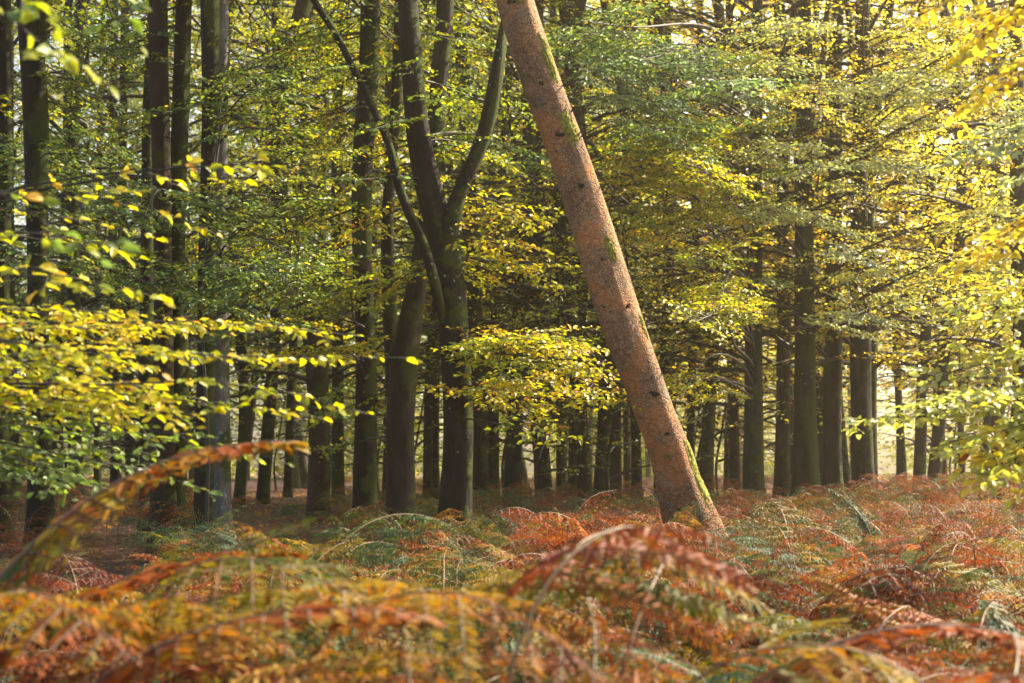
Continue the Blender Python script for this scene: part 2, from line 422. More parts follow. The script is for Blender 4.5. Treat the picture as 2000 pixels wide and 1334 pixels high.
# ------------------------------------------------------------ trunks
def trunk_soup(P, r, n=20, flare=.5, rough=.03, z0=0., seg=None, stubs=0, v=.5, fdec=.25):
    """P (K,3), r (K,) control rows; resampled, root flare at the foot"""
    K = seg or 50
    PR = hsp(np.column_stack([P, r]), K, 1.35 if flare else 1.0); P2, r2 = PR[:, :3].copy(), np.abs(PR[:, 3])
    wob = cat(rng.normal(0, .012, (10, 2)), K) * (1 if rough > 0 else 0); P2[:, :2] += wob * np.linspace(0, 1, K)[:, None] ** .3
    h = P2[:, 2] - P2[0, 2]
    a = np.linspace(0, 2 * math.pi, n, endpoint=False)
    ph = rng.uniform(0, 6.28, 3); lob = .5 + .5 * np.sin(3 * a + ph[0]) * .6 + .25 * np.sin(5 * a + ph[1])
    fl = flare * np.exp(-h / fdec)[:, None] * (.4 + .8 * lob[None])
    lowf = cat(rng.normal(0, rough, (14, n)), K); lowf = (lowf + np.roll(lowf, 1, 1) + np.roll(lowf, -1, 1)) / 2
    s = Soup(); tube(s, P2, r2, n, bump=1 + fl + lowf, v=v)
    return s, P2, r2


def tree(name, D, pts, bk, label, group=None, top=None, sink=.25, flare=.6, rough=.06, n=20):
    """pts: (px, py, width px) from the foot up, at depth D (or (px,py,w,D'))"""
    rows = []
    for q in pts:
        d = q[3] if len(q) > 3 else D
        rows.append([*at(q[0], q[1], d), q[2] * d / F / 2])
    rows = np.array(rows)
    gx, gy = rows[0, 0], rows[0, 1]; g0 = float(gz(gx, gy))
    k = (rows[0] - rows[1]) / min(-1e-6, rows[0, 2] - rows[1, 2])         # continue the foot to the ground
    foot = rows[0] + k * (g0 - rows[0, 2]); foot[3] = max(rows[0, 3], rows[1, 3]) * 1.04; foot[2] = g0 - sink * .4
    base = np.array([foot[0], foot[1], g0])
    if top:
        kk = (rows[-1] - rows[-2]) / max(1e-6, rows[-1, 2] - rows[-2, 2]); up = rows[-1] + kk * (top - rows[-1, 2]) * .8
        up[2] = top; up[3] = rows[-1, 3] * .45; rows = np.vstack([rows, up])
    rows = np.vstack([foot, rows]) if g0 < rows[0, 2] - .05 else np.vstack([foot, rows[1:]])
    rows[:, :3] -= base
    root = link(name, None, loc=base); tag(root, label, 'tree', group)
    s, P2, r2 = trunk_soup(rows[:, :3], rows[:, 3], n, flare, rough, seg=60, fdec=.35 if name == 'conifer_tree' else .28)
    to = link('trunk', s.mesh('trunk', bk), root)
    return root, base, P2, r2, s


trees = []        # (root, base, P2, r2, px)
GT = 'beech trunks of the woodland'
spec = [
    # name, D, points foot->top (px, py, w), bark, label
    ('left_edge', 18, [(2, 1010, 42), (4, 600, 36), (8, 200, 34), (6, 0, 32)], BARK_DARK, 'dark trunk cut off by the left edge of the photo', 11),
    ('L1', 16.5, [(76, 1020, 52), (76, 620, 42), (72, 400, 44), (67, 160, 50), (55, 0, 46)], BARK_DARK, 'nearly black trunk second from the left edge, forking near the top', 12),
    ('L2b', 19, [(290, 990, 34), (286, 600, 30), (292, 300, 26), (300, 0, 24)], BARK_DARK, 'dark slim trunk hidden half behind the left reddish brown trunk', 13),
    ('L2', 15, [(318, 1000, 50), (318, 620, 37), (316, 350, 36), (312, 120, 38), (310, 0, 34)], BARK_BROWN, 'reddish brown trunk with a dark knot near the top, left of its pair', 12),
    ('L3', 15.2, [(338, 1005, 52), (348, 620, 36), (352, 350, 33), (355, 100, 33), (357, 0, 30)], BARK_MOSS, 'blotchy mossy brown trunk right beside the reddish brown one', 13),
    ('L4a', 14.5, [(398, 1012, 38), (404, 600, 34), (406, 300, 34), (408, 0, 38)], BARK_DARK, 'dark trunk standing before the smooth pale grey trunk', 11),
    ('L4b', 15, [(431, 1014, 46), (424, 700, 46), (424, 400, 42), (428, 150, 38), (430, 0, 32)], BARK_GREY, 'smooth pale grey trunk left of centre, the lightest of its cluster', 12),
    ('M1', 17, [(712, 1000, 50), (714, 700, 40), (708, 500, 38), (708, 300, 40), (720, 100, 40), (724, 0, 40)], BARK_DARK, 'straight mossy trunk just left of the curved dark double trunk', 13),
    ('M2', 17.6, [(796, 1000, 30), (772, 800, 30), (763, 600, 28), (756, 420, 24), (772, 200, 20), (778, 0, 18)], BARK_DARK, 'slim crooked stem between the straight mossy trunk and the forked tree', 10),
    ('M3', 16, [(780, 1004, 58), (784, 820, 56), (792, 700, 54), (810, 590, 42), (826, 480, 36), (846, 320, 34), (860, 160, 34), (868, 0, 34)], BARK_TAN, 'brown curved trunk passing behind the forked tree', 12),
    ('R1', 23, [(1472, 965, 40), (1472, 700, 34), (1474, 480, 28), (1478, 200, 24), (1482, 0, 18)], BARK_MOSS, 'straight grey brown trunk standing alone left of the mossy group', 12),
    ('R2', 25, [(1528, 960, 32), (1529, 700, 26), (1530, 400, 24), (1520, 0, 20)], BARK_TAN, 'slender brown trunk directly left of the mossy green trunk', 14),
    ('R3', 23.5, [(1574, 952, 50), (1572, 700, 40), (1570, 450, 36), (1574, 200, 32), (1572, 0, 24)], BARK_MOSS, 'stout trunk with bright green moss at its foot', 14),
    ('R4', 24.5, [(1626, 950, 40), (1627, 700, 34), (1630, 500, 28), (1634, 200, 22), (1640, 0, 18)], BARK_TAN, 'grooved grey brown trunk right of the stout mossy one', 14),
    ('R5', 24, [(1684, 955, 44), (1682, 700, 40), (1680, 450, 34), (1682, 200, 28), (1686, 0, 28)], BARK_TAN, 'thick grey trunk with a white fleck, left of the bright sky gap', 15),
    ('R6', 26, [(1702, 958, 24), (1702, 700, 22), (1698, 400, 20), (1696, 0, 16)], BARK_MOSS, 'narrow mossy trunk touching the bright sky gap on its right', 14),
    ('R9', 22, [(1990, 960, 36), (1992, 600, 32), (1990, 300, 28), (1985, 0, 22)], BARK_TAN, 'brown trunk cut by the right edge of the photo', 12),
]
for k, D, pts, bk, lab, top in spec:
    root, base, P2, r2, s = tree('beech_tree', D, pts, bk, lab, GT, top=top)
    trees.append([root, base, P2, r2, pts[0][0], k])
byk = {t[5]: t for t in trees}
# L2's knot hole
def blob(soup, c, rad, v=.5, m=0, nu=10, nv=7, jag=.25):
    u = np.linspace(0, 2 * math.pi, nu, endpoint=False); w_ = np.linspace(.12, math.pi - .12, nv)
    U, W_ = np.meshgrid(u, w_); rr = 1 + rng.normal(0, jag, U.shape)
    V = np.stack([np.cos(U) * np.sin(W_) * rr, np.sin(U) * np.sin(W_) * rr, np.cos(W_) * rr], -1).reshape(-1, 3) * np.asarray(rad) + c
    i = np.arange(nv - 1)[:, None] * nu; j = np.arange(nu)[None]; k = (j + 1) % nu
    Q = np.stack([i + j, i + k, i + nu + k, i + nu + j], -1).reshape(-1, 4)
    Q = np.vstack([Q, np.array([[0, 1, 2, 3]])])
    soup.add(V, None, Q, v, m)
t_ = byk['L2']; s = Soup(); c = at(319, 75, 14.86) - t_[1]; blob(s, c, (.065, .05, .085), jag=.12)
link('knot', s.mesh('knot', BARK_DARK), t_[0])

# the forked tree
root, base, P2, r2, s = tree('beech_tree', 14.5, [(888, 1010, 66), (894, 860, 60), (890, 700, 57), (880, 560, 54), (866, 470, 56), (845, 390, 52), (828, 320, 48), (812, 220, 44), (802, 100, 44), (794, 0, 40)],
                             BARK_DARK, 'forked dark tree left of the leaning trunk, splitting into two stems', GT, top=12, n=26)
fork = [root, base, P2, r2, 888, 'M4']; trees.append(fork)
def limb(t, D, pts, bk, name='limb', n=14, ext=None):
    rows = np.array([[*at(q[0], q[1], q[3] if len(q) > 3 else D), q[2] * D / F / 2] for q in pts]); rows[:, :3] -= t[1]
    s, P, r = trunk_soup(rows[:, :3], rows[:, 3], n, 0, .03, seg=40)
    return link(name, s.mesh(name, bk), t[0]), P, r
limb(fork, 14.5, [(872, 500, 40, 14.5), (884, 420, 36, 14.4), (900, 375, 30, 14.4), (926, 315, 30, 14.4), (948, 250, 30, 14.4), (968, 150, 27, 14.4), (982, 80, 20, 14.5), (996, 0, 16, 14.7), (1010, -120, 10, 14.9)], BARK_DARK)
limb(fork, 14.5, [(868, 640, 14, 14.45), (852, 560, 22, 14.25), (826, 475, 20, 14.15), (800, 415, 19, 14.1), (776, 350, 18, 14.1), (752, 270, 15, 14.1), (718, 190, 15, 14.2), (688, 130, 14, 14.2), (655, 65, 14, 14.3), (612, 0, 13, 14.3), (560, -90, 8, 14.4)], BARK_DARK)
limb(byk['L1'], 16.5, [(72, 260, 20), (62, 160, 26), (84, 60, 30), (88, 0, 28), (92, -100, 20)], BARK_DARK)
limb(byk['R3'], 23.5, [(1572, 300, 16), (1590, 200, 14), (1604, 130, 12), (1612, 40, 10), (1622, -60, 6)], BARK_TAN, n=10)
limb(byk['R3'], 23.5, [(1562, 230, 12), (1544, 130, 12), (1532, 60, 11), (1525, -40, 7)], BARK_TAN, n=10)
limb(byk['R5'], 24, [(1682, 360, 16), (1712, 230, 15), (1724, 110, 14), (1738, 20, 13), (1750, -60, 9)], BARK_TAN, n=10)
limb(byk['R5'], 24, [(1684, 200, 14), (1668, 120, 14), (1660, 60, 12), (1652, -40, 8)], BARK_TAN, n=10)

# the leaning conifer
LD = 12.5
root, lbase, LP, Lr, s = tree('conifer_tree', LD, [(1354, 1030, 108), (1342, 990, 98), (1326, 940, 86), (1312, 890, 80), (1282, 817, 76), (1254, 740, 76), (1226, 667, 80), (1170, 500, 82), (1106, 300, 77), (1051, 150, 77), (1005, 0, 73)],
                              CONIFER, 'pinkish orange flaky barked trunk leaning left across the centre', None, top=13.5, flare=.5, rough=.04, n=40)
lean = [root, lbase, LP, Lr, 1345, 'T']
def lean_pt(py, off=0, front=1.0):
    """a point on the camera side of the leaning trunk at photo row py, off = -1..1 across"""
    z = CZ + (HOR - py) / F * LD - lbase[2]; i = int(np.argmin(abs(LP[:, 2] - z))); r = Lr[i]
    o = off * r; return LP[i] + np.array([o, -math.sqrt(max(0, r * r - o * o)) * front, 0]), r
# moss cushions, knots and dead twig stubs
def surf(ang, z, dr):
    """points over the leaning trunk at angle ang (0 = right, -pi/2 = towards the camera) and local height z"""
    i = np.clip(np.interp(z, LP[:, 2], np.arange(len(LP))), 0, len(LP) - 1.001); k_ = i.astype(int); f_ = (i - k_)[..., None]
    c_ = LP[k_] * (1 - f_) + LP[k_ + 1] * f_; r_c = Lr[k_] * (1 - f_[..., 0]) + Lr[k_ + 1] * f_[..., 0]
    ax = nrm(LP[np.minimum(k_ + 3, len(LP) - 1)] - LP[np.maximum(k_ - 3, 0)]); u_ = nrm(np.array([1., 0, 0]) - ax * ax[..., :1]); w_ = np.cross(ax, u_)
    d_ = np.cos(ang)[..., None] * u_ + np.sin(ang)[..., None] * w_
    return c_ + d_ * (r_c + dr)[..., None]
for py, a0, wa, hz_ in ((8, -.9, .45, .08), (130, -.25, .45, .24), (264, -.55, .60, .17), (496, -.62, .40, .15), (650, .0, .30, .16), (900, .05, .5, .26), (965, -.1, .55, .2)):
    zc = CZ + (HOR - py) / F * LD - lbase[2]; nu, nv = 44, 60
    a0 -= .45; A_, Z_ = np.meshgrid(np.linspace(a0 - wa * 1.35, a0 + wa * 1.35, nu), np.linspace(zc - hz_ * 1.3, zc + hz_ * 1.3, nv)); u_ = (A_ - a0) / wa; v_ = (Z_ - zc) / hz_
    nz_ = cat(rng.normal(0, .35, (9, nu)), nv); nz_ = (nz_ + np.roll(nz_, 1, 1) + np.roll(nz_, 2, 1)) / 1.7 + rng.normal(0, .30, A_.shape)
    msk = 1 - np.sqrt(u_ ** 2 + v_ ** 2) * 1.75 + nz_ * .62; edge = (abs(u_) > 1.25) | (abs(v_) > 1.22)
    dr = np.where(edge, -.02, np.clip(msk, -1, .5) * .018 + rng.normal(0, .0025, A_.shape))
    Vp = surf(A_, Z_, dr).reshape(-1, 3); i_, j_ = np.meshgrid(np.arange(nv - 1), np.arange(nu - 1), indexing='ij'); q_ = (i_ * nu + j_).reshape(-1)
    link('moss_patch', mk('moss_patch', Vp, [np.stack([q_, q_ + 1, q_ + nu + 1, q_ + nu], -1)], MOSS), root)
for py, off in ((20, -.2), (182, -.1), (292, -.15), (388, .1), (527, 0), (590, .45), (770, .3), (866, .1), (1000, -.4)):
    s = Soup(); c, r = lean_pt(py, off, 1.0)
    ks = rng.uniform(.5, 1.25)
    for q in range(7): blob(s, c + rng.normal(0, .005, 3) * ks + np.array([rng.uniform(-.03, .03) * ks, .006, rng.uniform(-.008, .008)]), (.020 * ks, .009, .011 * ks), nu=8, nv=6)
    link('knot', s.mesh('knot', BARK_BROWN), root)
for py, off, dx, dz, ln in ((165, .95, .8, .45, .22), (278, .9, .85, .35, .32), (276, .75, .5, .6, .12), (372, .9, .9, .3, .12), (296, -.1, -.6, .3, .07), (205, .9, .9, .15, .1), (590, -.6, -.8, .1, .06), (738, .95, .9, .3, .08)):
    s = Soup(); c, r = lean_pt(py, off, .9); d = nrm(np.array([dx, -.35, dz]))
    tube(s, np.stack([c, c + d * ln * .4 + rng.normal(0, .006, 3), c + d * ln * .75 + rng.normal(0, .01, 3), c + d * ln]), [.009, .007, .005, .002], 6)
    link('dead_twig', s.mesh('dead_twig', TWIG), root)


# ------------------------------------------------------------ hand placed boughs
def bough(t, specs, v0, leaf=.065, detail=1, gap=.04, name='bough', label=None, thing=None, step=.16, bright=.5, spread=.45, vgrad=0, up=0, st=.12, extra=2, pale=False):
    """boughs of one tree (or of a tree outside the frame: thing = (name,label,cat,group))"""
    ws = Soup(); acc = []
    org = at(*specs[0][0])
    if detail == 2 and len(specs) < 5 and extra:
        for q in list(specs):
            for e in range(extra):
                (x0, y0, d0), (x1, y1, d1) = q[0], q[1]; f_ = rng.uniform(.45, .9); j = rng.uniform(-1, 1, 4)
                specs = specs + [((x0 + 12 * j[0], y0 + 18 * j[1], d0 + .3 * j[2]), (x0 + (x1 - x0) * f_, y0 + (y1 - y0) * f_ + 34 * j[3], d1 + rng.uniform(-.3, .5)), dict(q[2] if len(q) > 2 else {}))]
    if up:
        org = at(*np.mean([q[0] for q in specs], 0)); org = org + np.array([0, 1.0, up])
    for q in specs:
        P0, P1 = at(*q[0]), at(*q[1]); kw = q[2] if len(q) > 2 else {}
        if up or len(specs) > 1:
            a_ = P0 - org; m_ = a_ * .5 + np.array([0, 0, .06 * np.linalg.norm(a_)])
            if np.linalg.norm(a_) > .01: tube(ws, cat(np.stack([a_ * 0, m_, a_]), 12), np.linspace(.010, .0024 * np.linalg.norm(P1 - P0) + .0025, 12), 6)
        branch(ws, acc, P0 - org, P1 - org, leaf=leaf, gap=gap, start=kw.pop('start', st), v0=v0 + kw.pop('dv', 0), step=step, spread=kw.pop('spread', spread), vgrad=vgrad, **kw)
    if thing:
        o = link(thing[0], ws.mesh('wood', TWIG), loc=org); tag(o, thing[1], thing[2], thing[3])
    else:
        o = link(name, ws.mesh(name, TWIG), t[0], loc=org - t[1])
    f = link('leaves', finish(acc, detail), o); f.color = (bright, 1, 1, 1)
    if pale: f.data.materials[0] = LEAF_SHEEN
    return o


FG = 'beech boughs reaching in from the left'
B = 'branch'
# big yellow layers at the left, about five metres away
for y0, x1, y1, d0, d1, v, lab in (
        (600, 560, 640, 5.2, 5.4, .60, 'topmost of the broad yellow leafy layers at left'),
        (640, 700, 655, 5.0, 5.6, .62, 'bright yellow bough whose tip reaches the straight mossy trunk'),
        (700, 790, 708, 4.8, 5.0, .60, 'longest yellow bough, tip in front of the curved brown trunk'),
        (745, 735, 800, 4.6, 4.6, .58, 'yellow bough drooping to a tip left of the curved trunk'),
        (760, 640, 822, 5.0, 4.7, .54, 'yellow green bough ending under the drooping tip'),
        (800, 560, 880, 5.4, 5.0, .36, 'dull green bough crossing the foot of the grey trunk'),
        (830, 420, 960, 5.0, 4.8, .28, 'dark green bough hanging over the foot of the brown trunks'),
        (700, 430, 800, 5.6, 5.6, .50, 'short yellow green bough under the longest yellow one'),
        (660, 330, 720, 4.2, 4.4, .55, 'near yellow bough close to the left edge, mid height'),
        (860, 300, 930, 6.0, 6.0, .25, 'shaded green bough low at the left edge')):
    sp = [((-170, y0, d0), (x1, y1, d1), dict(sag=.03, spread=.30, N=(0, -.12, 1)))]
    for q in range(4):
        f_ = rng.uniform(.30, .62); sp.append(((-170 + rng.uniform(0, 60), y0 + rng.uniform(-25, 35), d0 + rng.uniform(-.3, .8)), (x1 * f_, y1 + rng.uniform(-18, 26), d1 + rng.uniform(-.3, .9)), dict(sag=.03, spread=.36, N=(.05, -.14, 1), dv=float(rng.normal(0, .03)))))
    bough(None, sp, v, leaf=.047, detail=2, gap=.031, thing=('beech_branch', lab, B, FG), step=.11)
bough(None, [((-120, 540, 4.4), (310, 578, 4.3), dict(spread=.2, sag=.05)), ((-100, 455, 5.0), (260, 500, 5), dict(spread=.25))], .55, leaf=.06, detail=2,
      thing=('beech_branch', 'thin yellow bough curving down at left below the brown trunks', B, FG), step=.15)
bough(None, [((-80, 400, 5.4), (400, 440, 5.2), dict(spread=.28, sag=.05)), ((-80, 400, 5.4), (470, 345, 5.0), dict(spread=.22, sag=.03, start=.3)), ((-80, 400, 5.4), (612, 306, 4.8), dict(spread=.2, sag=.02, start=.45))], .60, extra=1, leaf=.056, detail=2,
      thing=('beech_branch', 'bright yellow bough crossing the brown trunk pair, tip pointing right', B, FG), step=.14)
bough(None, [((-120, 320, 3.5), (178, 485, 3.4), dict(spread=.05, sag=.03))], .30, extra=0, leaf=.05, detail=2, thing=('beech_branch', 'blurred silvery twig sloping down at the left edge', B, FG), step=.09, gap=.035)
bough(None, [((-120, -40, 3.5), (155, 125, 3.5), dict(spread=.07, sag=.03)), ((-60, -60, 3.5), (70, 20, 3.4), dict(spread=.14))], .50, extra=0, leaf=.06, detail=2, thing=('beech_branch', 'blurred yellow twig in the top left corner', B, FG), step=.09, gap=.035)
bough(None, [((120, -80, 4.0), (272, 72, 3.8), dict(spread=.10))], .35, extra=0, leaf=.05, detail=2, thing=('beech_branch', 'pale drooping twig beside the top left corner', B, FG), step=.1)

# right hand boughs
FR = 'beech boughs reaching in from the right'
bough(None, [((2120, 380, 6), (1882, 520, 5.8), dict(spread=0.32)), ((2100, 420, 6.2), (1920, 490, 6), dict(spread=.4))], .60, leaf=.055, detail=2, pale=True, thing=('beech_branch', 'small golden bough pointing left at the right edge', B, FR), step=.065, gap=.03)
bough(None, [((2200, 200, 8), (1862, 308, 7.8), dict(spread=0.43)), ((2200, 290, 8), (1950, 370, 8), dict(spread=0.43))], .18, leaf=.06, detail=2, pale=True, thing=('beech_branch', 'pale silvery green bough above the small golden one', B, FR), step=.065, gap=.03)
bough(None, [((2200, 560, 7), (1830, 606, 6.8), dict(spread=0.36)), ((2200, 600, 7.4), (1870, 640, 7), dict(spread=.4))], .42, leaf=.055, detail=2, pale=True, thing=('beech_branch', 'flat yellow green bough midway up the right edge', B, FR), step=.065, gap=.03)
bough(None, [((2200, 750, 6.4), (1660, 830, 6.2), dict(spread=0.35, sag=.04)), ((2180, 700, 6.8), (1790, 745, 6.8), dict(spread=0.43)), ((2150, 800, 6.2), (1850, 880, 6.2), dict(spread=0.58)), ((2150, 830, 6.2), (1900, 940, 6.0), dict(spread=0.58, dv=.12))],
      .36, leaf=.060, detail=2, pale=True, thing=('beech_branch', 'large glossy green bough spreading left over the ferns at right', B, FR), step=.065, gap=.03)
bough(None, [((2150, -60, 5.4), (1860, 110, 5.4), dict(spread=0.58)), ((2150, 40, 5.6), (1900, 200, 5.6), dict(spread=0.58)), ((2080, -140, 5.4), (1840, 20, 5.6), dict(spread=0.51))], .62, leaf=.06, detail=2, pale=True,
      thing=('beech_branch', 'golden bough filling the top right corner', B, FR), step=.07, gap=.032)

# boughs of the visible trees, mid distance
T_ = fork
def many(t, box, D, n, v, leaf=.075, dv=.08, gap=.042, step=.15, spray=2.2, spread=.5, rise=.2, detail=1):
    """n limbs of tree t whose tips fall inside a photo box; each is a bough part with its own leaves"""
    for q in range(n):
        x = rng.uniform(box[0], box[2]); y = rng.uniform(box[1], box[3]); d = D + rng.normal(0, .05 * D)
        tip = at(x, y, d) - t[1]
        zt = tip[2] + rise * rng.uniform(-.3, 1.6) * math.hypot(tip[0], tip[1]); zt = max(.8, zt)
        i = int(np.argmin(abs(t[2][:, 2] - zt))); A = t[2][i]; L = np.linalg.norm(tip - A)
        ws = Soup(); acc = []
        branch(ws, acc, A * 0, tip - A, leaf=leaf, gap=gap, v0=v + float(rng.normal(0, dv)), step=step, spread=spread, sag=rng.uniform(0, .08),
               start=float(np.clip(1 - spray / L, .06, .8)), r0=.007 + .003 * L)
        o = link('bough', ws.mesh('bough', TWIG), t[0], loc=A); lo = link('leaves', finish(acc, detail), o); lo.color = (.5, 1, 1, 1)
        if t[5] in ('R2', 'R3', 'R5', 'R9'): lo.data.materials[0] = LEAF_SHEEN


many(fork, (900, 670, 1240, 800), 13.8, 10, .55, rise=.05)
many(fork, (930, 620, 1200, 700), 14.3, 7, .56, rise=.08)
many(fork, (940, 420, 1120, 570), 14.8, 13, .60)
many(fork, (1020, 820, 1150, 880), 13.8, 2, .50, spray=1.0)
many(fork, (700, 30, 1000, 300), 14.6, 15, .42)
many(fork, (960, 250, 1100, 420), 15.8, 6, .45)
many(fork, (600, 300, 760, 620), 15.2, 7, .48)
many(byk['M1'], (460, 400, 680, 640), 18, 12, .38)
many(byk['M1'], (560, 540, 740, 700), 14.5, 6, .5)
many(byk['M1'], (500, 20, 760, 340), 18.5, 24, .46)
many(byk['M3'], (600, 780, 760, 900), 18, 7, .42, spray=1.4)
many(byk['M3'], (760, 60, 980, 300), 18, 10, .40)
many(byk['L4b'], (440, 60, 700, 480), 12.8, 14, .36, leaf=.06)
many(byk['L4b'], (420, 460, 660, 640), 12, 9, .34, leaf=.06)
many(byk['L3'], (110, 60, 330, 420), 15, 18, .28)
many(byk['L3'], (180, 420, 400, 640), 13.5, 8, .30)
many(byk['L1'], (60, 20, 300, 330), 17, 14, .36)
many(byk['L1'], (80, 330, 280, 640), 17.5, 15, .30)
many(byk['left_edge'], (0, 200, 200, 560), 17, 11, .28)
many(byk['R1'], (1380, 380, 1560, 560), 22, 5, .26)
many(byk['R3'], (1480, 60, 1720, 420), 23.5, 10, .30)
many(byk['R5'], (1600, 300, 1860, 640), 22.5, 10, .28)
many(byk['R5'], (1700, 20, 1960, 330), 22.5, 10, .40)
many(byk['R9'], (1760, 250, 2000, 640), 21, 10, .42)
many(byk['R9'], (1780, 0, 2000, 250), 20, 7, .5)
# the green mass right of the leaning trunk
many(byk['R1'], (1060, 20, 1440, 260), 16.5, 19, .20, spray=2.6, rise=.12)
many(byk['R1'], (1180, 230, 1460, 440), 17, 17, .52, spray=2.4, rise=.1)
many(byk['R1'], (1240, 400, 1440, 540), 17, 5, .62, spray=1.8, rise=.1)
many(byk['R1'], (1240, 575, 1430, 645), 16, 10, .60, spray=1.7, rise=.04)
many(byk['R1'], (1285, 690, 1400, 770), 17, 4, .56, spray=1.0, rise=.04)
many(byk['R3'], (1400, 270, 1640, 440), 19.5, 9, .24, rise=.1)
many(byk['R5'], (1600, 470, 1740, 640), 20, 5, .20, rise=.1)
many(byk['R2'], (1380, 20, 1620, 240), 18.5, 11, .40, rise=.12)
many(byk['R5'], (1720, 100, 1920, 330), 20, 10, .27, rise=.12)


# ------------------------------------------------------------ background trees (trunk and crown meshes shared by the copies)
rng = np.random.default_rng(21)


def crown_variant(z0, z1, nl, rad, leaf, gap, step, seed, detail=0, v0=.5):
    ws = Soup(); acc = []
    for q in range(nl):
        z = z0 + (z1 - z0) * (q + rng.random()) / nl; az = q * 2.4 + rng.normal(0, .4); L = rad * rng.uniform(.6, 1.1) * (1.1 - .35 * (z - z0) / (z1 - z0))
        d = np.array([math.cos(az), math.sin(az), 0]); rise = rng.uniform(-.15, .45)
        branch(ws, acc, np.array([0, 0, z]), d * L + np.array([0, 0, z + rise * L]), leaf=leaf, gap=gap, step=step, v0=v0 + rng.normal(0, .08), fine=False, spread=.5, r0=.02 + .008 * L, start=.15)
    return ws.mesh('branchwork', TWIG), finish(acc, detail, 'crown')


def trunk_variant(r, H, bend):
    z = np.linspace(0, H, 8); P = np.stack([cat(rng.normal(0, bend, (4, 1)), 8)[:, 0], cat(rng.normal(0, bend, (4, 1)), 8)[:, 0], z], -1); P[0, :2] = 0
    P[0, 2] = -.15; P[1:, :2] -= P[1, :2] * .6
    return trunk_soup(P, r * (1 - .62 * (z / H)), 14, .5, .04, seg=40)[0].mesh('trunk', BARK_DARK)


CR_LOW = [crown_variant(2.1, 12, 36, 3.0, .088, .053, .23, i) for i in range(3)]
CR_HI = [crown_variant(3.0, 20, 54, 4.0, .125, .070, .29, i) for i in range(4)]
CR_TOP = [crown_variant(6.8, 15, 30, 3.6, .12, .08, .28, i) for i in range(2)]
CR_UND = [crown_variant(.8, 7.5, 40, 1.8, .10, .07, .26, i) for i in range(3)]
TR = []
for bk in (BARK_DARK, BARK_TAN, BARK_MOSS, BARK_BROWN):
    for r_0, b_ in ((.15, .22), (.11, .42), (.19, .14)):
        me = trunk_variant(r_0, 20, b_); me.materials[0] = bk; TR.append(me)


def put_crown(root, cr, bias, rot, scale=1.0):
    c = link('crown', cr[1], root); c.color = (bias, 1, 1, 1)
    if root.location.x / max(root.location.y, 1) * F > 270: c.material_slots[0].link = 'OBJECT'; c.material_slots[0].material = LEAF_SHEEN
    c.rotation_euler = (0, 0, rot); c.scale = (scale,) * 3
    link('branchwork', cr[0], c)
    return c


for t in trees:
    px = t[4]; b_ = .40 if px < 700 else .5
    D = t[1][1]
    cr = CR_TOP[rng.integers(2)] if D < 20 else CR_LOW[rng.integers(3)]
    c = put_crown(t[0], cr, b_, rng.uniform(0, 6.28))
put_crown(lean[0], CR_TOP[0], .3, 1.0).location = LP[int(len(LP) * .9)] * np.array([1, 1, 0])

rng = np.random.default_rng(22)
bgl = []
# measured ones first: (px, width px, D)
for px, wd, D in ((466, 20, 30), (512, 24, 32), (562, 17, 36), (622, 40, 24), (660, 22, 30), (938, 30, 26), (965, 20, 32), (1000, 32, 27), (1030, 18, 38), (1065, 30, 28),
                  (1098, 20, 34), (1122, 26, 29), (1145, 26, 27), (1170, 26, 28), (1203, 22, 31), (1226, 14, 40), (1243, 20, 33), (1288, 26, 28), (1316, 20, 30), (1349, 16, 33),
                  (1377, 26, 29), (1419, 12, 38), (1437, 20, 31), (1548, 16, 34), (1600, 18, 36), (1652, 24, 31), (1757, 12, 40), (1767, 14, 38), (1793, 22, 31),
                  (1820, 24, 29), (1842, 20, 33), (1881, 13, 35), (1918, 16, 33), (1936, 16, 36), (1953, 24, 30), (1972, 16, 34), (30, 24, 28), (112, 22, 30), (150, 26, 27), (190, 14, 36), (225, 18, 32), (258, 20, 30), (470, 16, 40), (850, 16, 33), (875, 14, 36), (835, 18, 30), (755, 18, 32)):
    bgl.append((px, wd, D))
k = 0
while k < 36:
    D = 36 + 52 * rng.random() ** .8; px = rng.uniform(-40, 2040)
    if 1702 < px < 1748: continue
    if 1490 < px < 1512: continue
    if any(abs(px - q[0]) < 7 for q in bgl if abs(q[2] - D) < 30): continue
    bgl.append((px, rng.uniform(.2, .42) * F / D, D)); k += 1
bgt = []; und = []
for px, wd, D in bgl:
    x, y = (px - 1000) / F * D, D; z = float(gz(x, y))
    rad = wd * D / F / 2; me = TR[rng.integers(len(TR))]
    mr = max(abs(me.vertices[14 * 12].co.x - 0), .1)
    base_r = {0: .15, 1: .11, 2: .19}[TR.index(me) % 3]; s_ = rad / (base_r * .9)
    root = link('beech_tree', None, loc=(x, y, z)); root.rotation_euler = (rng.normal(0, .012), rng.normal(0, .022), 0)
    o = link('trunk', me, root); o.scale = (s_, s_, 1); o.rotation_euler = (0, 0, rng.uniform(0, 6.28))
    low = D < 34
    if px < 560: bias = rng.uniform(.28, .48)
    elif px < 1250: bias = rng.uniform(.40, .60)
    else: bias = rng.uniform(.50, .70)
    if px > 1300 and D > 38 and rng.random() < .75: cr = CR_LOW[rng.integers(3)]; sc_ = rng.uniform(1.0, 1.4)
    elif low: cr = CR_LOW[rng.integers(3)]; sc_ = rng.uniform(.9, 1.2)
    else: cr = CR_HI[rng.integers(4)]; sc_ = rng.uniform(.85, 1.25)
    put_crown(root, cr, bias, rng.uniform(0, 6.28), sc_)
    bgt.append((root, px, wd, D))

